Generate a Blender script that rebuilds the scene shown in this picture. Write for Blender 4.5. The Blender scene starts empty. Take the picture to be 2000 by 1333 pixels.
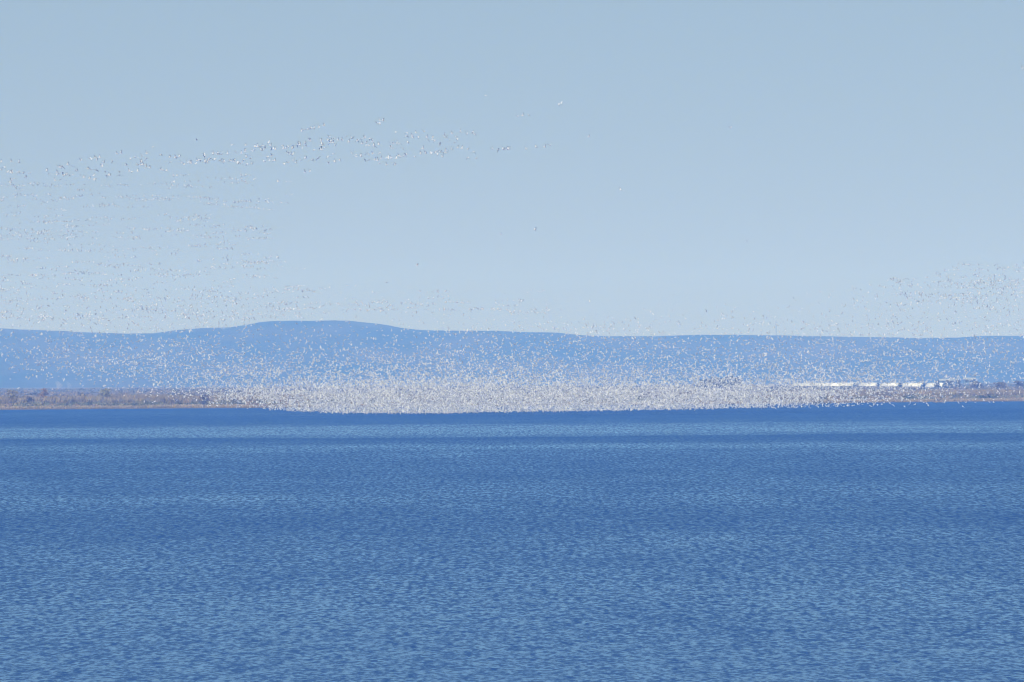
import bpy, math, random
import numpy as np
from mathutils import Vector, Matrix
random.seed(7); rng = np.random.default_rng(11)
sc = bpy.context.scene
col = sc.collection

# ------------------------------------------------------------------ camera
F = 11111.0            # focal length in pixels of the 2000 px wide photograph (200 mm on 36 mm)
CAM_H = 14.0
ROLL = math.radians(0.30)
PITCH = math.atan((740 - 666.5) / F)
cam_d = bpy.data.cameras.new("camera"); cam = bpy.data.objects.new("camera", cam_d); col.objects.link(cam)
cam_d.sensor_width = 36.0; cam_d.lens = 200.0; cam_d.clip_start = 1.0; cam_d.clip_end = 40000.0
CM = Matrix.Rotation(math.pi / 2 + PITCH, 3, 'X') @ Matrix.Rotation(-ROLL, 3, 'Z')
cam.matrix_world = Matrix.Translation((0, 0, CAM_H)) @ CM.to_4x4()
sc.camera = cam
CMn = np.array(CM)

def at(px, py, Y):
    """world point that stands at distance Y (metres ahead) and is seen at photograph pixel px, py"""
    px = np.asarray(px, float); py = np.asarray(py, float); Y = np.asarray(Y, float)
    d = np.stack([(px - 1000) / F, (666.5 - py) / F, -np.ones_like(px)], -1) @ CMn.T
    p = d / d[..., 1:2] * Y[..., None]
    p[..., 2] += CAM_H
    return p

# ------------------------------------------------------------------ light
SKY_TINT = (1.96, 2.16, 2.22)
SUN_EL, SUN_AZ = math.radians(38), math.radians(205)
w = bpy.data.worlds.new("World"); sc.world = w; w.use_nodes = True
nt = w.node_tree
sky = nt.nodes.new('ShaderNodeTexSky'); sky.sky_type = 'NISHITA'; sky.sun_disc = False
sky.sun_elevation = SUN_EL; sky.sun_rotation = SUN_AZ
sky.air_density = 1.0; sky.dust_density = 0.0; sky.ozone_density = 8.0; sky.altitude = 0
bg = nt.nodes['Background']
gm = nt.nodes.new('ShaderNodeGamma'); gm.inputs[1].default_value = 0.40; nt.links.new(sky.outputs[0], gm.inputs[0])
tn = nt.nodes.new('ShaderNodeVectorMath'); tn.operation = 'MULTIPLY'; tn.inputs[1].default_value = SKY_TINT
nt.links.new(gm.outputs[0], tn.inputs[0]); nt.links.new(tn.outputs[0], bg.inputs[0]); bg.inputs[1].default_value = 0.1
sd = bpy.data.lights.new("sun", 'SUN'); sun = bpy.data.objects.new("sun", sd); col.objects.link(sun)
sd.energy = 5.0; sd.angle = math.radians(0.5); sd.color = (1.0, 0.965, 0.89)
sdir = Vector((math.sin(SUN_AZ) * math.cos(SUN_EL), math.cos(SUN_AZ) * math.cos(SUN_EL), math.sin(SUN_EL)))
sun.rotation_euler = sdir.to_track_quat('Z', 'Y').to_euler(); sun.location = (0, 0, 500)
sc.view_settings.view_transform = 'Standard'; sc.view_settings.look = 'None'
sc.view_settings.exposure = 0.0; sc.view_settings.gamma = 1.0
sc.cycles.use_denoising = True
sc.cycles.max_bounces = 5; sc.cycles.volume_bounces = 2; sc.cycles.diffuse_bounces = 2
sc.cycles.caustics_reflective = False; sc.cycles.caustics_refractive = False
sc.cycles.filter_width = 1.2

# ------------------------------------------------------------------ helpers
def tag(o, label=None, cat=None, group=None, kind=None):
    if label: o["label"] = label
    if cat: o["category"] = cat
    if group: o["group"] = group
    if kind: o["kind"] = kind
    return o

def mesh_np(name, V, Fc, mats, parent=None, midx=None, vcol=None, smooth=False, fsize=None):
    """V (n,3), Fc (m,k) array of one face size, or (flat loops, sizes)"""
    me = bpy.data.meshes.new(name)
    V = np.asarray(V, np.float32)
    me.vertices.add(len(V)); me.vertices.foreach_set("co", V.ravel())
    if isinstance(Fc, tuple): loops, sizes = Fc
    else:
        Fc = np.asarray(Fc, np.int32); loops = Fc.ravel(); sizes = np.full(len(Fc), Fc.shape[1], np.int32)
    starts = np.concatenate([[0], np.cumsum(sizes)[:-1]]).astype(np.int32)
    me.loops.add(len(loops)); me.loops.foreach_set("vertex_index", loops.astype(np.int32))
    me.polygons.add(len(sizes)); me.polygons.foreach_set("loop_start", starts)
    me.polygons.foreach_set("loop_total", sizes.astype(np.int32))
    for m in (mats if isinstance(mats, (list, tuple)) else [mats]): me.materials.append(m)
    if midx is not None: me.polygons.foreach_set("material_index", np.asarray(midx, np.int32))
    if smooth: me.polygons.foreach_set("use_smooth", np.ones(len(sizes), bool))
    if vcol is not None:
        a = me.color_attributes.new("tone", 'FLOAT_COLOR', 'POINT')
        c = np.ones((len(V), 4), np.float32); c[:, :3] = vcol; a.data.foreach_set("color", c.ravel())
    me.update(calc_edges=True)
    o = bpy.data.objects.new(name, me); col.objects.link(o)
    if parent: o.parent = parent
    return o

def empty(name, loc, rz=0.0):
    o = bpy.data.objects.new(name, None); col.objects.link(o); o.location = loc; o.rotation_euler = (0, 0, rz)
    return o

def new_mat(name, base=(0.5, 0.5, 0.5), rough=0.8):
    m = bpy.data.materials.new(name); m.use_nodes = True
    b = m.node_tree.nodes["Principled BSDF"]
    b.inputs["Base Color"].default_value = (*base, 1); b.inputs["Roughness"].default_value = rough
    return m, m.node_tree, b

def N(nt, kind, **kw):
    n = nt.nodes.new(kind)
    for k, v in kw.items(): setattr(n, k, v)
    return n

def math_n(nt, op, a, b=None, c=None, clamp=False):
    n = nt.nodes.new('ShaderNodeMath'); n.operation = op; n.use_clamp = clamp
    for i, v in enumerate((a, b, c)):
        if v is None: continue
        if isinstance(v, (int, float)): n.inputs[i].default_value = v
        else: nt.links.new(v, n.inputs[i])
    return n.outputs[0]

def noise(nt, vec, scale=(1, 1, 1), detail=2.0, rough=0.5, dist=0.0, loc=(0, 0, 0), out=0):
    mp = nt.nodes.new('ShaderNodeMapping'); mp.inputs['Scale'].default_value = scale; mp.inputs['Location'].default_value = loc
    nt.links.new(vec, mp.inputs['Vector'])
    n = nt.nodes.new('ShaderNodeTexNoise'); n.inputs['Scale'].default_value = 1.0
    n.inputs['Detail'].default_value = detail; n.inputs['Roughness'].default_value = rough; n.inputs['Distortion'].default_value = dist
    nt.links.new(mp.outputs[0], n.inputs['Vector'])
    return n.outputs[out]

def maprange(nt, v, a, b, c, d, smooth=False):
    n = nt.nodes.new('ShaderNodeMapRange'); n.interpolation_type = 'SMOOTHSTEP' if smooth else 'LINEAR'
    nt.links.new(v, n.inputs[0])
    for i, x in enumerate((a, b, c, d)): n.inputs[i + 1].default_value = x
    return n.outputs[0]

# ------------------------------------------------------------------ shoreline and terrain
sh_px = [-1400, -700, 0, 250, 500, 1000, 1500, 1700, 2000, 2700, 3400]
sh_py = [808, 804.5, 801, 799, 797.5, 794, 789.5, 786.5, 784.3, 781.5, 779]
def water_Y(px, py):
    d = np.stack([(np.asarray(px, float) - 1000) / F, (666.5 - np.asarray(py, float)) / F, -np.ones_like(np.asarray(px, float))], -1) @ CMn.T
    return -CAM_H * d[..., 1] / d[..., 2]
_shY = water_Y(np.array(sh_px), np.array(sh_py))
_shX = at(np.array(sh_px), np.array(sh_py), _shY)[:, 0]
def shore_Y(x):
    x = np.asarray(x, float)
    return np.interp(x, _shX, _shY) + 9 * np.sin(x / 37.0) + 5 * np.sin(x / 13.0 + 1.3) + 2.5 * np.sin(x / 4.7)

def vnoise(x, y, seed=0):
    xi = np.floor(x).astype(np.int64); yi = np.floor(y).astype(np.int64); fx = x - xi; fy = y - yi
    fx = fx * fx * (3 - 2 * fx); fy = fy * fy * (3 - 2 * fy)
    def h(a, b):
        n = (a * 374761393 + b * 668265263 + seed * 974634777) & 0x7fffffff
        n = ((n ^ (n >> 13)) * 1274126177) & 0x7fffffff
        return ((n ^ (n >> 16)) & 0xffff) / 65535.0
    return (h(xi, yi) * (1 - fx) + h(xi + 1, yi) * fx) * (1 - fy) + (h(xi, yi + 1) * (1 - fx) + h(xi + 1, yi + 1) * fx) * fy
def fbm(x, y, o=4, seed=0):
    s = 0; a = 1; t = 0
    for i in range(o): s = s + a * vnoise(x * 2 ** i, y * 2 ** i, seed + i); t += a; a *= .5
    return s / t

def land_h(x, y):
    d = y - shore_Y(x)
    h = np.where(d < 0, d * 0.02, 0)
    h = h + 0.5 * np.clip(d / 12, 0, 1) + 1.3 * np.clip((d - 12) / 60, 0, 1) + 1.0 * np.clip((d - 90) / 300, 0, 1)
    h = h + np.clip((d - 10) / 40, 0, 1) * (fbm(x / 22, y / 60, 3, 5) - .5) * 1.6
    return np.maximum(h, -3.0)

def grid_mesh(name, xs, ys, zf, mat, smooth=True):
    X, Y = np.meshgrid(xs, ys); Z = zf(X, Y)
    V = np.stack([X, Y, Z], -1).reshape(-1, 3)
    nx, ny = len(xs), len(ys)
    i = np.arange(nx - 1)[None, :] + nx * np.arange(ny - 1)[:, None]
    Fc = np.stack([i, i + 1, i + 1 + nx, i + nx], -1).reshape(-1, 4)
    return mesh_np(name, V, Fc, mat, smooth=smooth)

# land material: pinkish dry reeds at the water, grey brown soil and sage behind
land_m, lt, lb = new_mat("shore_soil", rough=0.95)
geo = N(lt, 'ShaderNodeNewGeometry')
r1 = lt.nodes.new('ShaderNodeValToRGB')
r1.color_ramp.elements[0].position = .35; r1.color_ramp.elements[0].color = (0.09, 0.08, 0.065, 1)
r1.color_ramp.elements[1].position = .65; r1.color_ramp.elements[1].color = (0.19, 0.155, 0.12, 1)
lt.links.new(noise(lt, geo.outputs['Position'], (.08, .03, .3), 6, .6), r1.inputs[0])
lt.links.new(r1.outputs[0], lb.inputs['Base Color'])
land = grid_mesh("shore_ground", np.linspace(-1500, 1500, 601),
                 np.concatenate([np.arange(2100, 3700, 6.0), np.geomspace(3700, 10400, 60)]), land_h, land_m)
tag(land, kind='structure')

# distant hill range, its crest traced in metres from the photograph
ridge = [(-2600, 622), (-1400, 640), (-600, 633), (0, 642), (60, 645), (120, 647), (180, 650), (250, 652.5), (305, 652), (345, 645.5), (400, 641), (450, 640), (485, 635.5),
         (510, 630.5), (540, 627.5), (570, 627), (600, 627.5), (650, 626), (685, 627), (720, 631), (755, 635), (790, 642), (830, 645.5), (870, 646),
         (960, 646.5), (1020, 649), (1090, 650.5), (1140, 656), (1200, 657.5), (1280, 657), (1350, 655), (1420, 654), (1490, 655.5), (1560, 657),
         (1640, 658), (1700, 659.5), (1800, 661), (1870, 660), (1900, 657.5), (1950, 656.5), (2000, 656), (2300, 650), (3000, 661), (4600, 640)]
RY = 12000.0
_r = at(np.array([a for a, b in ridge]), np.array([b for a, b in ridge]), np.full(len(ridge), RY))
def hill_h(x, y):
    top = np.interp(x, _r[:, 0], _r[:, 2]) + (fbm(x / 40, y * 0 + 3.3, 4, 2) - .5) * 2.2
    t = np.clip((y - 9800) / (RY - 9800), 0, 1); s = t * t * (3 - 2 * t)
    gully = (fbm(x / 260 + y / 900, y / 700, 5, 9) - .5)
    h = 2 + (top - 2) * s + gully * 70 * s * (1 - s) * 2
    back = np.clip((y - RY) / 1200, 0, 1)
    return h * (1 - .6 * back * back) + 0
hill_m, ht, hb = new_mat("hill_sage", rough=1.0)
geo = N(ht, 'ShaderNodeNewGeometry'); r1 = ht.nodes.new('ShaderNodeValToRGB')
r1.color_ramp.elements[0].position = .35; r1.color_ramp.elements[0].color = (0.025, 0.04, 0.045, 1)
r1.color_ramp.elements[1].position = .7; r1.color_ramp.elements[1].color = (0.105, 0.095, 0.08, 1)
ht.links.new(noise(ht, geo.outputs['Position'], (.004, .0016, .02), 6, .65), r1.inputs[0])
ht.links.new(r1.outputs[0], hb.inputs['Base Color'])
hills = grid_mesh("hills", np.linspace(-4300, 4300, 861), np.concatenate([np.linspace(9800, RY, 60), np.linspace(RY + 40, 13400, 14)]), hill_h, hill_m)
tag(hills, kind='structure')

# ------------------------------------------------------------------ water
wat_m, wt, wb = new_mat("lake_water", (0.002, 0.05, 0.19), 0.10)
wb.inputs['IOR'].default_value = 1.333
geo = N(wt, 'ShaderNodeNewGeometry'); P = geo.outputs['Position']
# wind: long soft gust lanes across the lake (broad, slightly slanting) and cat's paws
lane_y = N(wt, 'ShaderNodeSeparateXYZ'); wt.links.new(P, lane_y.inputs[0])
# slope field at several wave sizes (wave fronts face the near shore: wind blows towards it)
def centred(v, amp):
    return math_n(wt, 'MULTIPLY', math_n(wt, 'SUBTRACT', v, 0.5), amp)
WAVES = [((2.8, 1.35, 1), 4.0, 1.6, None), ((.5, .16, 1), 3.0, .5, None), ((1.9, .42, 1), 3.0, 1.5, (130, 400)), ((1.6, .15, 1), 2.0, 1.15, (280, 700)), ((1.2, .055, 1), 2.0, .85, (550, 1200)), ((.8, .02, 1), 2.0, .7, (1000, 2000))]
sy = None
for i, (s, det, amp, far) in enumerate(WAVES):   # longer, higher waves farther out on the open lake
    v = centred(noise(wt, P, s, det, .65, .0, (i * 17.3, i * 5.1, 0)), amp)
    if far: v = math_n(wt, 'MULTIPLY', v, maprange(wt, lane_y.outputs[1], far[0], far[1], 0.15, 1.0, True))
    sy = v if sy is None else math_n(wt, 'ADD', sy, v)
gust = math_n(wt, 'ADD', centred(noise(wt, P, (.0022, .0035, 1), 3, .5, .4), 1.0), centred(noise(wt, P, (.05, .013, 1), 4, .6, .3, (9, 3, 0)), .8))
# distance lanes (metres out on the lake)
lanes = wt.nodes.new('ShaderNodeValToRGB'); lanes.color_ramp.interpolation = 'EASE'
LANES = [(100, .10), (262, .12), (310, .26), (345, .18), (385, .26), (440, .36), (490, .38), (530, .50), (575, .56), (625, .48), (700, .46), (850, .52), (980, .55), (1150, .42), (1190, .44), (1280, .66), (1385, .74), (1410, .42), (1500, .38), (1660, .46), (1800, .70), (1950, .8), (2300, .9), (3500, .9)]
el = lanes.color_ramp.elements
while len(el) > 1: el.remove(el[0])
el[0].position = LANES[0][0] / 3600; el[0].color = (LANES[0][1],) * 3 + (1,)
for Yd, v in LANES[1:]:
    e = el.new(Yd / 3600); e.color = (v, v, v, 1)
yy = math_n(wt, 'MULTIPLY_ADD', lane_y.outputs[0], -0.05, lane_y.outputs[1])
yy = math_n(wt, 'MULTIPLY', yy, math_n(wt, 'ADD', 1.0, centred(noise(wt, P, (.006, .002, 1), 3, .5, 0, (4, 8, 0)), .20)))
wt.links.new(math_n(wt, 'DIVIDE', yy, 3600.0), lanes.inputs[0])
steep = math_n(wt, 'ADD', lanes.outputs[0], math_n(wt, 'MULTIPLY', gust, .65))
mean = maprange(wt, steep, 0.2, 1.6, 0.01, 0.30)
steepf = maprange(wt, sy, -.15, .75, 0.0, 1.0, False)            # mostly gentle backs with sparse steep dark fronts
slope = math_n(wt, 'MULTIPLY_ADD', steepf, 0.42, mean)
slope = math_n(wt, 'MULTIPLY_ADD', sy, 0.05, slope)
slope = math_n(wt, 'MAXIMUM', slope, 0.02)
sx = centred(noise(wt, P, (2.0, .9, 1), 3, .6, 0, (31, 7, 0)), .35)
cv = N(wt, 'ShaderNodeCombineXYZ'); wt.links.new(sx, cv.inputs[0]); wt.links.new(math_n(wt, 'MULTIPLY', slope, -1.0), cv.inputs[1]); cv.inputs[2].default_value = 1
nv = N(wt, 'ShaderNodeVectorMath', operation='NORMALIZE'); wt.links.new(cv.outputs[0], nv.inputs[0])
df = N(wt, 'ShaderNodeBsdfDiffuse'); df.inputs[0].default_value = (0.010, 0.050, 0.19, 1)
gl = N(wt, 'ShaderNodeBsdfGlossy'); gl.inputs['Color'].default_value = (.69, .89, 1, 1); gl.inputs['Roughness'].default_value = .10
fr = N(wt, 'ShaderNodeFresnel'); fr.inputs[0].default_value = 1.34; ms = N(wt, 'ShaderNodeMixShader')
for q in (df, gl, fr): wt.links.new(nv.outputs[0], q.inputs['Normal'])
wt.links.new(fr.outputs[0], ms.inputs[0]); wt.links.new(df.outputs[0], ms.inputs[1]); wt.links.new(gl.outputs[0], ms.inputs[2])
wt.links.new(ms.outputs[0], wt.nodes['Material Output'].inputs[0]); wt.nodes.remove(wb)
water = mesh_np("water", [(-2400, -300, 0), (2400, -300, 0), (2400, 4200, 0), (-2400, 4200, 0)], [(0, 1, 2, 3)], wat_m)
tag(water, kind='structure')

# ------------------------------------------------------------------ vegetation on the far shore
def tone_mat(name, rough=0.9):
    m, t, b = new_mat(name, rough=rough)
    a = N(t, 'ShaderNodeVertexColor'); a.layer_name = "tone"; t.links.new(a.outputs[0], b.inputs['Base Color'])
    return m
VT = np.array([.95, .94, .72])
veg_m = tone_mat("twigs_and_leaves")

def plants_mesh(name, bases, heights, widths, tones, nstems, lean, tuft=0.0, mat=None, wst=0.05):
    """leafless clumps: each plant a fan of thin tapering three-sided stems"""
    n = len(bases); k = nstems; tot = n * k
    b = np.repeat(bases, k, 0); H = np.repeat(heights, k) * rng.uniform(.55, 1.0, tot); W = np.repeat(widths, k)
    off = rng.normal(0, 1, (tot, 2)) * (W * .35)[:, None]
    b2 = b.copy(); b2[:, :2] += off * .5
    tip = b.copy(); tip[:, :2] += off * (1 + lean); tip[:, 2] += H
    mid = (b2 + tip) / 2; mid[:, :2] += rng.normal(0, .06, (tot, 2)) * W[:, None]; mid[:, 2] += H * .05
    r = wst * H
    ang = rng.uniform(0, 6.28, tot)
    V = []
    for P_, rr in ((b2, r * .9), (mid, r * 1.5)):
        for j in range(3):
            q = P_.copy(); q[:, 0] += np.cos(ang + j * 2.094) * rr; q[:, 1] += np.sin(ang + j * 2.094) * rr; V.append(q)
    V.append(tip)
    V = np.stack(V, 1)
    base = (np.arange(tot) * 7)[:, None, None]
    T = np.array([(0, 1, 4), (0, 4, 3), (1, 2, 5), (1, 5, 4), (2, 0, 3), (2, 3, 5), (3, 4, 6), (4, 5, 6), (5, 3, 6)])
    Fc = (base + T[None]).reshape(-1, 3)
    c = np.repeat(tones * VT, k, 0) * rng.uniform(.75, 1.25, (tot, 1)); c = np.repeat(c, 7, 0)
    return mesh_np(name, V.reshape(-1, 3), Fc, mat or veg_m, vcol=c)

def blobs_mesh(name, bases, rx, rz, tones, nleaf, size, mat=None):
    """low rounded shrubs made of many small leaf sprays"""
    n = len(bases); tot = n * nleaf
    u = rng.normal(0, 1, (tot, 3)); u /= np.linalg.norm(u, axis=1)[:, None]; u[:, 2] = np.abs(u[:, 2])
    rad = rng.uniform(.55, 1.0, tot)
    C = np.repeat(bases, nleaf, 0).astype(float)
    C[:, 0] += u[:, 0] * rad * np.repeat(rx, nleaf); C[:, 1] += u[:, 1] * rad * np.repeat(rx, nleaf); C[:, 2] += u[:, 2] * rad * np.repeat(rz, nleaf)
    s = np.repeat(size, nleaf) * rng.uniform(.6, 1.4, tot)
    a = rng.normal(0, 1, (tot, 3)); a /= np.linalg.norm(a, axis=1)[:, None]
    b = np.cross(a, u + rng.normal(0, .5, (tot, 3))); b /= np.linalg.norm(b, axis=1)[:, None] + 1e-6
    V = np.stack([C - a * s[:, None], C + b * s[:, None] * .6, C + a * s[:, None], C - b * s[:, None] * .6], 1).reshape(-1, 3)
    Fc = (np.arange(tot) * 4)[:, None] + np.arange(4)[None]
    c = np.repeat(np.repeat(np.asarray(tones) * VT, nleaf, 0) * rng.uniform(.7, 1.3, (tot, 1)), 4, 0)
    return mesh_np(name, V, Fc, mat or veg_m, vcol=c)

def scatter(n, x0, x1, d0, d1, power=1.0):
    x = rng.uniform(x0, x1, n); d = d0 + (d1 - d0) * rng.uniform(0, 1, n) ** power
    y = shore_Y(x) + d
    return np.stack([x, y, land_h(x, y) - .05], -1), d

def tones_from(pal, n, x, y, s=30):
    pal = np.array(pal); k = fbm(x / s, y / s, 3, 21); k = (k - .25) / .5 + rng.normal(0, .18, n)
    i = np.clip((k * len(pal)).astype(int), 0, len(pal) - 1)
    return pal[i]
XL, XR = -620, 640
# fringe of dry reeds right on the water
b, d = scatter(9000, XL, XR, 3, 26)
o = plants_mesh("reeds", b, rng.uniform(.7, 1.7, len(b)), rng.uniform(1.2, 2.6, len(b)), tones_from([(.36, .295, .24), (.31, .26, .21), (.26, .22, .18)], len(b), b[:, 0], b[:, 1]), 7, .6, wst=.09)
tag(o, "belt of pinkish tan dry reeds along the water's edge on the far shore", "reeds", kind='stuff')
# low sagebrush
b, d = scatter(5200, XL, XR, 24, 150)
cl = fbm(b[:, 0] / 26, b[:, 1] / 60, 3, 77); keep = cl > .40; b = b[keep]; n = len(b)
o = blobs_mesh("sagebrush", b, rng.uniform(1.2, 3.4, n), rng.uniform(.8, 2.1, n), tones_from([(.10, .12, .09), (.17, .18, .14), (.25, .23, .17), (.30, .23, .18)], n, b[:, 0], b[:, 1], 14), 60, rng.uniform(.25, .5, n))
tag(o, "low grey green sagebrush mounds behind the reeds on the far shore", "sagebrush", kind='stuff')
# leafless willow thicket
b, d = scatter(15000, XL, XR, 95, 330, .8)
dens = fbm(b[:, 0] / 30, b[:, 1] / 80, 3, 41); keep = dens > .36; b = b[keep]; n = len(b)
hh = (2.6 + 2.6 * fbm(b[:, 0] / 45, b[:, 1] / 60, 3, 8)) * rng.uniform(.8, 1.15, n)
o = plants_mesh("willow_thicket", b, hh, rng.uniform(1.6, 3.2, n), tones_from([(.12, .10, .085), (.22, .18, .14), (.29, .25, .18), (.15, .13, .11), (.31, .235, .18), (.20, .19, .16)], n, b[:, 0], b[:, 1], 26), 11, .9, wst=.035)
tag(o, "long grey brown leafless willow thicket along the far shore", "thicket", kind='stuff')
# sparser scrub on the flat land behind
x = rng.uniform(-900, 900, 7000); y = rng.uniform(3000, 7800, 7000); n = len(x)
b = np.stack([x, y, land_h(x, y) - .05], -1)
o = blobs_mesh("scrub", b, rng.uniform(2, 5, n), rng.uniform(1.0, 2.4, n), tones_from([(.12, .12, .09), (.19, .17, .13), (.25, .2, .15)], n, x, y, 120), 26, rng.uniform(.5, 1.0, n))
tag(o, "dull brown scrub on the flat land behind the willow thicket", "scrub", kind='stuff')

# individual trees that stand out of the thicket
bark_m, bt_, bb_ = new_mat("bark", (.16, .13, .11), .95)
geo = N(bt_, 'ShaderNodeNewGeometry'); r1 = bt_.nodes.new('ShaderNodeValToRGB')
r1.color_ramp.elements[0].color = (.10, .085, .07, 1); r1.color_ramp.elements[1].color = (.24, .2, .17, 1)
bt_.links.new(noise(bt_, geo.outputs['Position'], (4, 4, .8), 4, .6), r1.inputs[0]); bt_.links.new(r1.outputs[0], bb_.inputs['Base Color'])
def tree(px, py_top, Y, width, tone, label, ever=False, group=None):
    p = at([px], [py_top], [Y])[0]; z0 = float(land_h(np.array([p[0]]), np.array([Y]))[0]) - .1; H = p[2] - z0
    root = empty("pine_tree" if ever else "willow_tree", (p[0], Y, z0)); tag(root, label, "tree", group)
    # trunk with limbs
    V = []; Fc = []
    def limb(a, b_, ra, rb, k=6):
        a = np.array(a, float); b_ = np.array(b_, float); i0 = len(V)
        for q, r in ((a, ra), (b_, rb)):
            for j in range(k): V.append((q[0] + r * math.cos(j * 6.283 / k), q[1] + r * math.sin(j * 6.283 / k), q[2]))
        for j in range(k): Fc.append((i0 + j, i0 + (j + 1) % k, i0 + k + (j + 1) % k, i0 + k + j))
    limb((0, 0, 0), (.1, 0, H * .45), H * .03, H * .02); limb((.1, 0, H * .45), (0, .1, H * .88), H * .02, H * .004)
    tips = []
    for i in range(9):
        z = H * random.uniform(.25, .7); a = random.uniform(0, 6.28); L = width * .42 * random.uniform(.6, 1)
        t = (math.cos(a) * L, math.sin(a) * L, z + H * random.uniform(.1, .25)); limb((0.05, 0, z), t, H * .012, H * .003); tips.append(t)
    mesh_np("trunk", V, Fc, bark_m, root)
    m = 26; bb = np.zeros((m, 3)); th = rng.uniform(0, 6.28, m); rr = width * .38 * np.sqrt(rng.uniform(0, 1, m))
    zz = rng.uniform(.2 if ever else .3, .8, m)
    if ever: rr = rr * (1.1 - zz)
    bb[:, 0] = np.cos(th) * rr; bb[:, 1] = np.sin(th) * rr; bb[:, 2] = zz * H
    sz = width * .2 * (1.25 - (zz if ever else zz * .4))
    blobs_mesh("crown", bb, sz, sz * .8, np.repeat([tone], m, 0), 34 if not ever else 60, np.full(m, width * (.045 if not ever else .06))).parent = root
tree(85, 753, 2980, 6, (.27, .19, .155), "reddish brown leafless tree rising from the middle of the left thicket")
tree(24, 756, 2960, 7, (.27, .24, .165), "yellowish bare tree near the far left end of the thicket")
tree(208, 756, 2990, 8, (.26, .25, .17), "pale yellow green tree on the thicket's skyline, right of the reddish tree")
tree(57, 770, 2860, 3.5, (.10, .09, .08), "small dark bush-like tree at the foot of the left thicket")
tree(398, 766, 2830, 5, (.13, .11, .11), "dark purplish tree at the thicket's end, under the first dense geese")
tree(1853, 739, 4600, 12, (.16, .165, .17), "dark rounded tree just above the end of the white barns", True)
tree(1830, 741, 4650, 8, (.16, .165, .17), "dark tree overlapping the left end of the pale roofed farm building", True)
tree(1872, 737.5, 4700, 7, (.16, .165, .17), "tall dark tree between the two pale farm roofs", True)
tree(1907, 744, 4300, 10, (.17, .14, .125), "brownish tree below the right hand farm roof")
tree(1990, 742, 4300, 9, (.15, .135, .12), "dark tree on the skyline at the far right edge of the picture")
tree(1952, 746, 4200, 11, (.18, .155, .135), "grey brown tree on the right skyline beside the dark edge tree")
tree(1405, 736, 4700, 20, (.16, .165, .17), "broad dark tree half hidden behind the geese left of the barns")
tree(1432, 734, 4750, 16, (.16, .165, .17), "taller dark tree behind geese, nearer to the barns than its broad neighbour")
tree(1378, 740, 4650, 14, (.16, .165, .17), "lower dark tree at the left end of the clump behind the geese")

# ------------------------------------------------------------------ white barrel roofed sheds and farm buildings
roof_m, rt, rb_ = new_mat("white_metal_roof", (.8, .8, .8), .5)
geo = N(rt, 'ShaderNodeTexCoord'); wv = N(rt, 'ShaderNodeTexWave'); wv.inputs['Scale'].default_value = .25; wv.inputs['Distortion'].default_value = .5
rt.links.new(geo.outputs['Object'], wv.inputs['Vector']); r1 = rt.nodes.new('ShaderNodeValToRGB')
r1.color_ramp.elements[0].color = (.56, .58, .60, 1); r1.color_ramp.elements[1].color = (.76, .77, .77, 1); rt.links.new(wv.outputs[0], r1.inputs[0]); rt.links.new(r1.outputs[0], rb_.inputs['Base Color'])
gable_m, gt, gb = new_mat("blue_shade_gable", (.16, .22, .30), .7)  # blue shade on the barn ends is put into this base colour
dark_m, _, _ = new_mat("dark_door", (.05, .06, .08), .6)
wall_m, wt2, wb2 = new_mat("pale_siding", (.5, .5, .48), .8)
t2 = N(wt2, 'ShaderNodeTexCoord'); r2 = wt2.nodes.new('ShaderNodeValToRGB'); r2.color_ramp.elements[0].color = (.42, .42, .4, 1); r2.color_ramp.elements[1].color = (.58, .57, .54, 1)
wt2.links.new(noise(wt2, t2.outputs['Object'], (.4, .4, .4), 4, .6), r2.inputs[0]); wt2.links.new(r2.outputs[0], wb2.inputs['Base Color'])

def box_geo(c, s):
    x, y, z = c; a, b_, h = s[0] / 2, s[1] / 2, s[2] / 2
    V = [(x + i * a, y + j * b_, z + k * h) for k in (-1, 1) for i, j in ((-1, -1), (1, -1), (1, 1), (-1, 1))]
    Fc = [(3, 2, 1, 0), (4, 5, 6, 7), (0, 1, 5, 4), (1, 2, 6, 5), (2, 3, 7, 6), (3, 0, 4, 7)]
    return V, Fc

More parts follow.
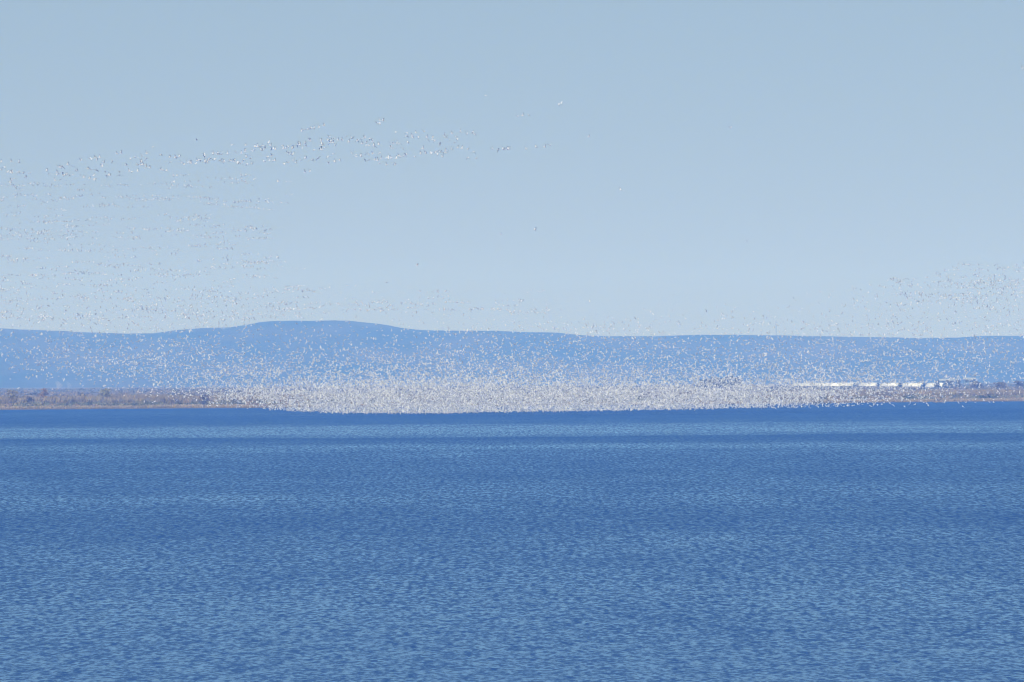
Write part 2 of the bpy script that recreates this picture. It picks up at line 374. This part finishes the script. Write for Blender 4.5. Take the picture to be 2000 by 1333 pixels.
def barn(px0, px1, py_top, py_bot, Y, label):
    """barrel roofed shed, its long axis turned so that the right hand end shows to the camera"""
    pr = at([px1], [py_bot], [Y])[0]; z0 = pr[2]
    H = at([px1], [py_top], [Y])[0][2] - z0
    rot = math.radians(42)                       # long axis swings back to the left
    R = 5.6 / F * Y / math.sin(rot)
    L = ((px1 - px0 - 5.6) / F * Y) / math.cos(rot)
    root = empty("storage_barn", (pr[0], Y, z0), -rot); tag(root, label, "barn", "white barrel roofed barns")
    k = 18; wallh = H * .12
    def arc(x, R_=R, hh=H):
        return [(x, -R_ * math.cos(math.pi * j / k), wallh + (hh - wallh) * math.sin(math.pi * j / k)) for j in range(k + 1)]
    A, B = arc(-L), arc(0); V = A + B
    V += arc(-L, R - .25, H - .25) + arc(0, R - .25, H - .25); m = k + 1
    Fc = [(j, j + m, j + 1 + m, j + 1) for j in range(k)] + [(2 * m + j, 2 * m + j + 1, 3 * m + j + 1, 3 * m + j) for j in range(k)]
    Fc += [(m + j, 3 * m + j, 3 * m + j + 1, m + j + 1) for j in range(k)] + [(j, j + 1, 2 * m + j + 1, 2 * m + j) for j in range(k)]
    mesh_np("roof", V, Fc, roof_m, root)
    for x, nm in ((-.3, "gable"), (-L + .3, "gable")):
        a = arc(x, R - .3, H - .3); V = a + [(q[0] - .2, q[1], q[2]) for q in a]
        V2, F2 = [], []
        loops = list(range(m)); sizes = [m, m]; lp = loops + [m + q for q in reversed(loops)]
        for j in range(k): lp += [j, m + j, m + j + 1, j + 1]; sizes.append(4)
        mesh_np("gable", V, (np.array(lp), np.array(sizes)), gable_m, root)
    V, Fc = box_geo((-L / 2, -R + .2, wallh / 2), (L - .1, .2, wallh)); V2, F2 = box_geo((-L / 2, R - .2, wallh / 2), (L - .1, .2, wallh))
    mesh_np("side_wall", V + V2, Fc + [tuple(q + 8 for q in f) for f in F2], wall_m, root)
    V, Fc = box_geo((-.05, 0, H * .3), (.16, R * .7, H * .6)); mesh_np("door", V, Fc, dark_m, root)
barn(1552, 1671, 747.6, 754.6, 5200, "longest white barrel roofed barn, leftmost of the row behind the geese")
barn(1678, 1715, 747.8, 754.8, 5120, "white barrel roofed barn second from the left, next to the longest one")
barn(1721, 1758, 747.8, 755.2, 5040, "white barrel roofed barn in the middle of the row of five")
barn(1764, 1804, 748.0, 755.8, 4960, "white barrel roofed barn with clear blue shaded end, second from the right")
barn(1810, 1845, 748.0, 757.2, 4880, "rightmost white barrel roofed barn, nearest and lowest of the row")

dull_m, dt, db = new_mat('weathered_metal_roof', (.42, .45, .48), .6)
t3 = N(dt, 'ShaderNodeTexCoord'); r3 = dt.nodes.new('ShaderNodeValToRGB'); r3.color_ramp.elements[0].color = (.24, .28, .32, 1); r3.color_ramp.elements[1].color = (.36, .40, .43, 1)
dt.links.new(noise(dt, t3.outputs['Object'], (.3, .3, .3), 4, .6), r3.inputs[0]); dt.links.new(r3.outputs[0], db.inputs['Base Color'])
def farmhouse(px0, px1, py_top, py_eave, py_bot, Y, label, depth=14):
    c = at([(px0 + px1) / 2], [py_bot], [Y])[0]; L = (px1 - px0) / F * Y
    He = (py_bot - py_eave) / F * Y; H = (py_bot - py_top) / F * Y
    root = empty("farm_building", tuple(c)); tag(root, label, "farm building", "pale roofed farm buildings")
    V = [(-L / 2, -depth / 2, -.5), (L / 2, -depth / 2, -.5), (L / 2, depth / 2, -.5), (-L / 2, depth / 2, -.5), (-L / 2, -depth / 2, He), (L / 2, -depth / 2, He), (L / 2, depth / 2, He), (-L / 2, depth / 2, He), (-L / 2, 0, H - .1), (L / 2, 0, H - .1)]
    me = (np.array([0, 1, 5, 4, 2, 3, 7, 6, 1, 2, 6, 9, 5, 3, 0, 4, 8, 7]), np.array([4, 4, 5, 5]))
    mesh_np("wall", V, me, gable_m, root)
    e = .6; d = depth / 2 + .7; h2 = He - (H - He) * .7 / (depth / 2)
    V = [(-L / 2 - e, -d, h2), (L / 2 + e, -d, h2), (L / 2 + e, 0, H), (-L / 2 - e, 0, H), (-L / 2 - e, d, h2), (L / 2 + e, d, h2)]
    V += [(x, y, z + .25) for x, y, z in V]
    Fc = [(0, 3, 2, 1), (3, 4, 5, 2), (6, 7, 8, 9), (9, 8, 11, 10), (0, 1, 7, 6), (1, 2, 8, 7), (2, 5, 11, 8), (5, 4, 10, 11), (4, 3, 9, 10), (3, 0, 6, 9)]
    mesh_np("roof", V, Fc, dull_m, root)
    for i in range(3):
        V, Fc = box_geo((-L * .3 + i * L * .3, -depth / 2 - .03, He * .45), (2.4, .1, He * .6)); mesh_np("window", V, Fc, dark_m, root)
farmhouse(1834, 1868, 740.5, 743.8, 748.5, 5300, "pale roofed farm building above the right end of the white barns")
farmhouse(1882, 1904, 738, 741.4, 748, 5200, "smaller pale roofed farm building at the right, on the skyline among brown trees", 12)

# radio mast on the ridge
p = at([1516], [656.5], [RY - 40])[0]; mh = at([1516], [624], [RY - 40])[0][2] - p[2]
mast = empty("radio_mast", (p[0], p[1], p[2] - 1)); tag(mast, "thin radio mast standing on the hill crest right of centre", "mast")
steel_m, _, _ = new_mat("grey_steel", (.2, .2, .21), .5)
def bars(segs, r):
    V = []; Fc = []
    for a, b_ in segs:
        a = Vector(a); b_ = Vector(b_); d = (b_ - a).normalized(); u = d.orthogonal().normalized(); v = d.cross(u); i0 = len(V)
        for q in (a, b_):
            for k in range(4): V.append(tuple(q + (u * math.cos(k * 1.5708) + v * math.sin(k * 1.5708)) * r))
        for k in range(4): Fc.append((i0 + k, i0 + (k + 1) % 4, i0 + 4 + (k + 1) % 4, i0 + 4 + k))
        Fc.append((i0 + 3, i0 + 2, i0 + 1, i0)); Fc.append((i0 + 4, i0 + 5, i0 + 6, i0 + 7))
    return V, Fc
segs = []
cs = [(1.1, -.6), (-1.1, -.6), (0, 1.2)]
for z in np.arange(0, mh - 4, 2.4):
    for j in range(3):
        a = cs[j]; b_ = cs[(j + 1) % 3]; segs += [((*a, z), (*a, z + 2.4)), ((*a, z), (*b_, z + 2.4)), ((*a, z), (*b_, z))]
V, Fc = bars(segs, .09); mesh_np("lattice_tower", V, Fc, steel_m, mast)
V, Fc = bars([((0, 0, mh - 5), (0, 0, mh + 1))], .2); mesh_np("antenna", V, Fc, steel_m, mast)

# faint plumes of steam behind the left thicket
def plume(px, py0, py1, Y, wd, dens, label):
    m = bpy.data.materials.new("steam"); m.use_nodes = True; t = m.node_tree; t.nodes.clear()
    out = N(t, 'ShaderNodeOutputMaterial'); pv = N(t, 'ShaderNodeVolumePrincipled'); pv.inputs['Color'].default_value = (.95, .95, .95, 1); pv.inputs['Density'].default_value = dens
    t.links.new(pv.outputs[0], out.inputs['Volume'])
    a = at([px], [py1], [Y])[0]; h = at([px], [py0], [Y])[0][2] - a[2]
    V = []; Fc = []; k = 14; R_ = 10
    for i in range(R_ + 1):
        t_ = i / R_; r = wd * (.12 + .88 * math.sin(math.pi * min(1, t_ * .85 + .08)))
        for j in range(k):
            th = j * 6.2832 / k; q = r * (1 + .2 * math.sin(3 * th + 5 * t_)); V.append((q * math.cos(th) + 1.5 * math.sin(4 * t_), q * math.sin(th), h * t_))
    for i in range(R_):
        for j in range(k): Fc.append((i * k + j, i * k + (j + 1) % k, (i + 1) * k + (j + 1) % k, (i + 1) * k + j))
    lp = np.array([q for f in Fc for q in f] + list(range(k))[::-1] + list(range(R_ * k, R_ * k + k))); sz = np.array([4] * len(Fc) + [k, k])
    o = mesh_np("steam_plume", V, (lp, sz), m, smooth=True); o.location = a; tag(o, label, "steam", kind='stuff')
plume(113, 744, 760, 6500, 4.0, .035, "faint white steam plume above the left thicket")
plume(133, 745, 760, 6500, 3.0, .022, "thinner steam wisp right of the brighter plume above the thicket")

# ------------------------------------------------------------------ snow geese
white_m, gt_, gbp = new_mat("white_plumage", (.92, .92, .91), .7)
black_m, _, _ = new_mat("black_primaries", (.03, .03, .035), .6)
bill_m, _, _ = new_mat("pink_bill", (.55, .22, .18), .5)
tr = N(gt_, 'ShaderNodeBsdfTranslucent'); tr.inputs[0].default_value = (.92, .91, .88, 1); mx = N(gt_, 'ShaderNodeMixShader'); mx.inputs[0].default_value = .32
gt_.links.new(gbp.outputs[0], mx.inputs[1]); gt_.links.new(tr.outputs[0], mx.inputs[2]); gt_.links.new(mx.outputs[0], gt_.nodes['Material Output'].inputs[0])
GM = [white_m, black_m, bill_m]

def goose(a1, a2, sweep=0.0, lod=1, black=1):
    """one goose flying along +X: body, neck, head and bill as one skin, wings raised by a1 (inner) and a2 (outer) radians"""
    V = []; Fc = []; mi = []
    if lod: rings = [(-.36, .015, .012, .0), (-.30, .05, .02, .0), (-.18, .085, .075, -.01), (-.03, .105, .10, -.02), (.10, .085, .08, -.01), (.19, .045, .045, .01), (.30, .03, .03, .035), (.355, .036, .04, .045), (.40, .026, .026, .04), (.43, .014, .014, .03), (.465, .005, .005, .025)]; k = 8
    else: rings = [(-.36, .03, .02, .0), (-.12, .10, .09, -.01), (.10, .085, .08, -.01), (.22, .035, .035, .02), (.40, .03, .03, .04), (.46, .006, .006, .03)]; k = 4
    for x, ry, rz, z in rings:
        for j in range(k):
            t = j * 2 * math.pi / k; V.append((x, ry * math.cos(t), z + rz * math.sin(t)))
    for i in range(len(rings) - 1):
        for j in range(k):
            Fc.append((i * k + j, i * k + (j + 1) % k, (i + 1) * k + (j + 1) % k, (i + 1) * k + j))
            mi.append(2 if lod and i >= 8 else 0)
    for s in (1, -1):
        sec = []; y = .05; z = .05
        prof = [(0, .16, -.12), (.18, .19, -.10), (.37, .17, -.06), (.52, .10, -.07), (.66, .02, -.08), (.78, -.07, -.11)] if lod else [(0, .16, -.12), (.37, .17, -.07), (.62, .05, -.08), (.78, -.07, -.11)]
        prev = 0
        for q, le, tr in prof:
            an = a1 if q <= .40 else a2
            dq = q - prev; prev = q
            y += math.cos(an) * dq; z += math.sin(an) * dq
            sec.append((y, z, le - sweep * q, tr - sweep * q * .8, an))
        i0 = len(V)
        for y_, z_, le, tr, an in sec:
            nx, nz = -math.sin(an), math.cos(an); th = .012
            V += [(le, s * y_, z_), (le * .5 + tr * .5 + .03, s * (y_ + nx * th), z_ + nz * th), (tr, s * y_, z_), (le * .5 + tr * .5 + .03, s * (y_ - nx * th), z_ - nz * th)]
        for i in range(len(sec) - 1):
            for j in range(4):
                f = (i0 + i * 4 + j, i0 + i * 4 + (j + 1) % 4, i0 + (i + 1) * 4 + (j + 1) % 4, i0 + (i + 1) * 4 + j)
                Fc.append(f if s > 0 else f[::-1]); mi.append(1 if i >= len(sec) - (3 if lod else black) else 0)
        e = i0 + (len(sec) - 1) * 4; Fc.append((e, e + 1, e + 2, e + 3)); mi.append(1)
    return np.array(V), np.array(Fc), np.array(mi)

POSES = [(1.05, 1.25, .1), (.75, .95, .05), (.45, .45, 0), (.2, .05, 0), (.1, -.25, 0), (-.2, -.5, .05), (-.5, -.75, .1), (.9, .3, .1), (-.35, .1, .15), (.3, -.2, .1)]
SCALE = 1.32
goose_meshes = []
def goose_mesh(i):
    V, Fc, mi = goose(*POSES[i], lod=1)
    return mesh_np("snow_goose", V * SCALE, Fc, GM, midx=mi)

# positions of the geese that can be told apart, in photograph pixels
cropB = [(357,428),(380,412),(412,412),(430,408),(453,407),(490,398),(530,385),(945,362),(965,342),(965,362),(993,347),(1093,432),(1177,437),(1175,462),(1220,465),(1225,478),(1247,440),(1268,468),(1312,430),(1338,475),(1342,490),(1378,480),(1383,492),(1398,497),(1440,515),(1437,535),(1475,460),(1480,475),(1495,478),(1513,495),(1530,447),(1595,432),(1565,470),(1572,485),(1555,513),(1650,450),(1695,442),(1713,455),(1050,520),(1052,550),(1070,562),(1070,525),(1098,522),(1122,522),(1152,565),(1188,520),(1305,565),(1320,585),(1325,600),(1287,605),(1365,600),(1375,592),(1400,597),(1415,585),(1418,600),(1440,590),(1468,597),(1485,578),(1488,595),(1530,572),(1578,557),(1608,562),(1655,570),(1703,588),(1655,632),(1722,638),(1458,628),(1850,568),(1892,570),(1930,570),(1950,565),(1965,570),(1980,568),(750,602),(783,610),(783,626),(820,624),(855,610),(877,600),(910,604),(964,600),(850,645),(885,650),(930,652),(950,655),(980,640),(1022,630),(1033,632),(1055,637),(1095,640),(1115,620),(1130,624),(1155,622),(1172,612),(1175,622),(1240,622),(965,680),(1020,690),(1075,685),(1090,688),(10,548),(25,550),(40,545),(55,540),(55,575),(70,557),(45,575),(100,513),(115,542),(120,562),(135,566),(152,570),(198,543),(215,562),(235,560),(250,543),(285,562),(290,550),(245,590),(255,600),(270,605),(285,608),(320,535),(335,528),(345,535),(360,562),(385,525),(390,540),(415,495),(425,503),(455,572),(510,505),(515,525),(510,542),(520,535),(533,555),(505,572),(515,573),(570,470),(565,500),(578,515),(588,505),(605,483),(603,515),(565,530),(618,540),(640,497),(673,497),(703,470),(728,512),(748,483),(795,490),(793,500),(822,487),(848,480),(828,525),(862,515),(865,535),(885,538),(890,483),(910,507),(918,540),(925,545),(960,533),(90,625),(125,620),(135,655),(147,657),(105,658),(65,662),(220,680),(253,675),(298,657),(312,673),(348,657),(385,640),(445,650),(485,640),(565,622),(603,602),(568,677),(615,667),(657,657),(383,748),(418,743)]
cropA = [(1535,290),(1192,350),(1805,335),(1920,338),(1992,347),(10,468),(90,462),(150,470),(35,505),(8,527),(60,545),(85,550),(97,552),(140,547),(152,545),(185,550),(108,597),(90,615),(85,630),(110,652),(125,660),(150,675),(205,582),(205,590),(365,538),(455,505),(470,510),(485,498),(495,508),(530,490),(562,500),(590,535),(600,537),(445,547),(490,548),(505,565),(480,600),(430,612),(630,455),(700,440),(717,442),(745,435),(780,432),(758,452),(800,492),(797,505),(812,470),(880,458),(912,402),(947,400),(985,492),(1020,437),(1055,430),(1085,438),(1110,422),(1145,402),(1145,437),(1105,468),(1075,490),(1100,490),(1117,490),(690,520),(712,525),(755,530),(655,590),(700,597),(730,575),(745,595),(735,600),(825,540),(830,570),(850,572),(858,573),(935,545),(935,570),(1010,540),(1030,540),(1075,540),(1130,520),(1145,505),(1170,512),(1250,528),(1260,530),(1280,532),(1300,535),(1257,407),(1328,430),(1333,465),(1380,430),(1402,425),(1368,435),(1420,475),(1437,487),(1465,475),(1478,465),(1485,475),(1497,478),(1530,480),(1540,457),(1565,450),(1595,410),(1600,428),(1605,465),(1620,470),(1625,460),(1640,437),(1635,455),(1605,475),(1680,440),(1720,455),(1735,465),(1750,467),(1665,405),(1685,402),(1700,407),(1720,408),(1740,400),(1780,405),(1795,455),(1810,462),(1830,462),(1855,472),(1865,478),(1880,482),(1905,450),(1895,470),(1845,390),(1885,400),(1915,385),(1925,428),(1930,482),(1955,415),(1960,440),(1970,380),(1968,483),(1985,375)]
# solitary ones with labels of their own
solo = [((949,187),"lone snow goose highest of all, alone in the sky above the long skein"),
        ((1427,250.5),"solitary snow goose alone in the empty sky right of centre"),
        ((1150,268),"lone snow goose just beyond the right tip of the long skein"),
        ((1212.5,371.5),"left goose of the close pair alone in the middle of the sky"),
        ((1218.5,372.5),"right goose of the close pair alone in the middle of the sky"),
        ((1092,203),"left bird of the three geese flying high above the long skein's tip"),
        ((1097,199.5),"top bird of the three geese flying high above the long skein's tip"),
        ((1100,203.5),"right bird of the three geese flying high above the long skein's tip"),
        ((1011,228),"left bird of the spaced trio between the highest three and the skein"),
        ((1021,226.5),"middle bird of the spaced trio between the highest three and the skein"),
        ((1033,225.5),"right bird of the spaced trio between the highest three and the skein"),
        ((979,459),"fainter left one of two geese far apart over the hill's right shoulder"),
        ((1045,450),"slightly higher right one of two geese far apart in the mid sky"),
        ((815,519),"single goose alone above the flock over the hill's right slope"),
        ((1459,473),"tiny lone goose low in the empty sky over the right hills"),
        ((755,552.5),"single goose hovering above the right end of the hill top"),
        ((212,626.5),"large bright white goose just above the hill line at left"),
        ((1997,134),"goose at the upper right edge, far above all others on that side")]
chain = [((1027,292),0),((1047,288),0),((1064,288),0),((1075,284.5),0)]
def zone(px, py):
    if 585 <= px <= 635 and py < 258: return "white goose in the short slanting file on top of the skein", "short slanting file of white geese"
    if 730 <= px <= 752 and py < 242: return "one of four geese in the tight knot just above the skein", "tight knot of four geese"
    if px > 955: return "snow goose in the thin dotted line at the skein's right tip", "thin line at the right tip of the skein"
    if px > 760 and py < 284: return "snow goose in the upper right branch of the long skein", "upper right branch of the skein"
    if px > 670 and py > 296: return "snow goose in the lower right branch of the long skein", "lower right branch of the skein"
    if px > 620: return "snow goose in the peak of the skein above the hill top", "peak of the skein"
    if px > 500: return "snow goose in the mid skein, left of its peak", "middle of the skein"
    if px > 330: return "snow goose in the dense left stretch of the skein", "dense left stretch of the skein"
    if px > 150: return "snow goose in the loose scattered part of the skein at left", "loose left part of the skein"
    return "snow goose in the trailing end of the skein near the left edge", "trailing left end of the skein"
spots = [(p, lab, None) for p, lab in solo] + [(p, None, None) for p, _ in chain]
spots += [((500 + a / 4, 150 + b / 4), None, None) for a, b in cropB] + [((a / 4, 200 + b / 4), None, None) for a, b in cropA]
seen = set(); uniq = []
for s in spots:
    key = (round(s[0][0] / 1.2), round(s[0][1] / 1.2))
    if key in seen: continue
    seen.add(key); uniq.append(s)
rs = random.Random(3)
protos = []
for i, (pp, lab, _) in enumerate(uniq):
    k = rs.randrange(len(POSES)) if rs.random() < .5 else rs.choice([0, 1, 0, 6, 7])
    while len(protos) <= k: protos.append(None)
    if protos[k] is None: protos[k] = goose_mesh(k); g = protos[k]
    else: g = protos[k].copy(); col.objects.link(g)
    Y = 1950 + rs.uniform(-120, 120)
    if lab and ("fainter" in lab or "tiny" in lab): Y = 2500
    if lab and "large bright" in lab: Y = 1450
    p = at([pp[0]], [pp[1]], [Y])[0]; g.location = p
    yaw = (0 if rs.random() < .7 else math.pi) + rs.gauss(0, .7)
    g.rotation_euler = (rs.gauss(0, .35), rs.gauss(0, .15), yaw); s = rs.uniform(1.0, 1.2); g.scale = (s, s, s)
    if lab: l, gr = lab, "lone geese and small parties in the open sky"
    else: l, gr = zone(*pp)
    tag(g, l, "goose", gr)

# the great flock: everything else, a cloud of birds from the water up
gx = np.arange(0, 2001, 125.0)
gy = np.array([560, 600, 625, 645, 665, 690, 715, 735, 750, 770, 790, 800, 807, 811.0])
D = np.array([
 [.5,.5,.4,.3,.12,.10,.06,.04,.03,0,0,0,.02,.1,.8,1.6,2.6],
 [.5,.6,.8,.7,.5,.25,.12,.1,.12,.04,.03,.05,.05,.3,.5,.8,1.2],
 [.4,.6,.7,.7,.7,.3,.2,.15,.2,.15,.3,.4,.3,.5,.8,.9,1.1],
 [.7,1,1.2,1.2,.6,.5,.5,.8,1,1.1,1.2,.8,.6,.8,1.1,1.2,1.5],
 [1.2,1.6,1.8,1.6,1.2,1,1,1.4,1.8,1.8,1.6,1.3,1.5,1.8,2,2,2],
 [1.8,2.5,2.8,2.8,2.4,2,2.2,3,3,3,2.8,2.4,2.8,3,3,2.6,2],
 [.8,2,3.2,3.8,3.8,3.6,4,4.5,4.5,4.5,4.2,3.6,4,3.8,3.4,2.6,2],
 [.05,.8,2,4,5,5.5,6,7,7,6.5,6,5.5,5.5,5,4,2.5,1.6],
 [0,.05,.8,3,6,9,10,11,11,11,10,9,8,6,3.5,1.5,.8],
 [0,0,.02,.8,6,11,12,12,12,12,11.5,10.5,9,5.5,1.8,.4,.2],
 [0,0,0,0,2,10,12.5,13,13,12,11,9,7,2,.2,.03,0],
 [0,0,0,0,.3,10,14,15,15,12,10,7,3,.5,.02,0,0],
 [0,0,0,0,.1,9,14,15,15,12,8,4,1,.1,0,0,0],
 [0,0,0,0,0,9,14,15,15,12,6,0,0,0,0,0,0]])
K = 1.85
D[7] *= 1.25; D[8] *= 1.45; D[9:14] *= 2.4
def dens(x, y):
    ix = np.clip((x / 125).astype(int), 0, 15); fx = np.clip(x / 125 - ix, 0, 1)
    iy = np.clip(np.searchsorted(gy, y) - 1, 0, len(gy) - 2); fy = np.clip((y - gy[iy]) / (gy[iy + 1] - gy[iy]), 0, 1)
    return (D[iy, ix] * (1 - fx) + D[iy, ix + 1] * fx) * (1 - fy) + (D[iy + 1, ix] * (1 - fx) + D[iy + 1, ix + 1] * fx) * fy
n = 340000
cx = rng.uniform(-260, 2260, n); cy = rng.uniform(556, 811, n)
area = 2520 * 255 / 100.0
rho = dens(np.clip(cx, 0, 2000), cy) * K * (.15 + 1.7 * fbm(cx / 26, cy / 6, 3, 55)) 
edge = np.interp(cx, [450, 560, 625, 700, 870, 950, 1050, 1200, 1320, 1450, 1600, 1750], [796, 802, 805.5, 807, 807, 805, 803.5, 801.5, 799.5, 797.5, 796, 793]) + rng.exponential(.5, n) - .3
keep = (rng.uniform(0, 1, n) < rho * area / n) & (cy < edge)
FX, FY = cx[keep], cy[keep]
# sky skeins at the left: loose lines of birds
lx, ly = [], []
rows = [(338, 350, 12, 0, 560), (352, 372, 26, 0, 570), (378, 408, 44, 0, 590), (418, 436, 20, 0, 450), (440, 468, 60, 0, 535), (478, 492, 26, 0, 460), (496, 530, 50, 0, 600), (535, 560, 46, 0, 540), (560, 625, 95, 0, 640),
        (560, 610, 26, 640, 1080), (515, 560, 22, 1800, 2010), (545, 600, 40, 1710, 2010)]
for y0, y1, nl, x0, x1 in rows:
    for _ in range(nl):
        m = int(rng.integers(4, 17)); L = m * rng.uniform(3.5, 9); sx_ = rng.uniform(x0 - (200 if x0 == 0 else 0), x1 - L * .5); sy_ = rng.uniform(y0, y1); sl = rng.normal(0, .07); cu = rng.normal(0, .0012)
        t = np.sort(rng.uniform(0, L, m)); t = t[sx_ + t < x1]
        lx += list(sx_ + t); ly += list(sy_ + sl * t + cu * (t - L / 2) ** 2 + rng.normal(0, .7, len(t)))
FX = np.concatenate([FX, lx]); FY = np.concatenate([FY, ly]); nb = len(FX)
# distance of each bird; those seen against the water must fly above it
dwat = np.where(FY > 745, water_Y(FX, np.maximum(FY, 745)), 1e9) - 12
lo = np.minimum(2230, dwat - 40); hi = np.minimum(3000, dwat)
FYd = lo + (hi - lo) * rng.uniform(0, 1, nb) ** 1.3
pos = at(FX, FY, FYd)
low = [goose(*q, lod=0) for q in POSES] + [goose(*q, lod=0, black=2) for q in POSES]
pose = rng.choice(len(POSES), nb, p=np.array([.6, 1, 2, 3, 3, 2, .7, 1.2, 2, 3]) / 18.5); yaw = np.where(rng.uniform(0, 1, nb) < .72, 0, math.pi) + rng.normal(0, .6, nb); roll = rng.normal(0, .4, nb); pit = rng.normal(0, .15, nb)
ps = [] ; fs = []; ms = []; off = 0
pose = pose + len(POSES) * (pos[:, 2] > 42)
for k in range(len(low)):
    idx = np.where(pose == k)[0]
    if not len(idx): continue
    V, Fc, mi = low[k]; V = V * SCALE
    cz, sz_, cr, sr, cp, sp = np.cos(yaw[idx]), np.sin(yaw[idx]), np.cos(roll[idx]), np.sin(roll[idx]), np.cos(pit[idx]), np.sin(pit[idx])
    O = np.zeros_like(cz)
    Rz = np.stack([np.stack([cz, -sz_, O], -1), np.stack([sz_, cz, O], -1), np.stack([O, O, O + 1], -1)], 1)
    Rx = np.stack([np.stack([O + 1, O, O], -1), np.stack([O, cr, -sr], -1), np.stack([O, sr, cr], -1)], 1)
    Ry = np.stack([np.stack([cp, O, sp], -1), np.stack([O, O + 1, O], -1), np.stack([-sp, O, cp], -1)], 1)
    R = Rz @ Ry @ Rx
    W = np.einsum('nij,vj->nvi', R, V) * rng.uniform(.88, 1.1, (len(idx), 1, 1)) * np.where(pos[idx][:, 2] > 45, .82, .88)[:, None, None] + pos[idx][:, None, :]
    ps.append(W.reshape(-1, 3)); fs.append((off + (np.arange(len(idx)) * len(V))[:, None, None] + Fc[None]).reshape(-1, 4)); ms.append(np.tile(mi, len(idx))); off += W.shape[0] * W.shape[1]
flock = mesh_np("goose_flock", np.concatenate(ps), np.concatenate(fs), GM, midx=np.concatenate(ms))
tag(flock, "vast dense flock of white geese rising off the lake in front of the shore", "flock of geese", kind='stuff')
print("BIRDS", nb, len(uniq))

# ------------------------------------------------------------------ haze
hm = bpy.data.materials.new("haze_air"); hm.use_nodes = True; t = hm.node_tree; t.nodes.clear()
out = N(t, 'ShaderNodeOutputMaterial'); pv = N(t, 'ShaderNodeVolumePrincipled'); t.links.new(pv.outputs[0], out.inputs['Volume'])
pv.inputs['Color'].default_value = (.11, .295, .90, 1); pv.inputs['Absorption Color'].default_value = (1, 1, 1, 1)
pv.inputs['Density'].default_value = 1.55e-4; pv.inputs['Anisotropy'].default_value = -0.15
V, Fc = box_geo((0, 6500, 130), (9200, 14400, 280)); V = [(x, y, -4 if z < 0 else 262) for x, y, z in V]
hz = mesh_np("haze", V, Fc, hm); tag(hz, kind='stuff')
hz["label"] = "thin bluish air between the lake and the distant hills"
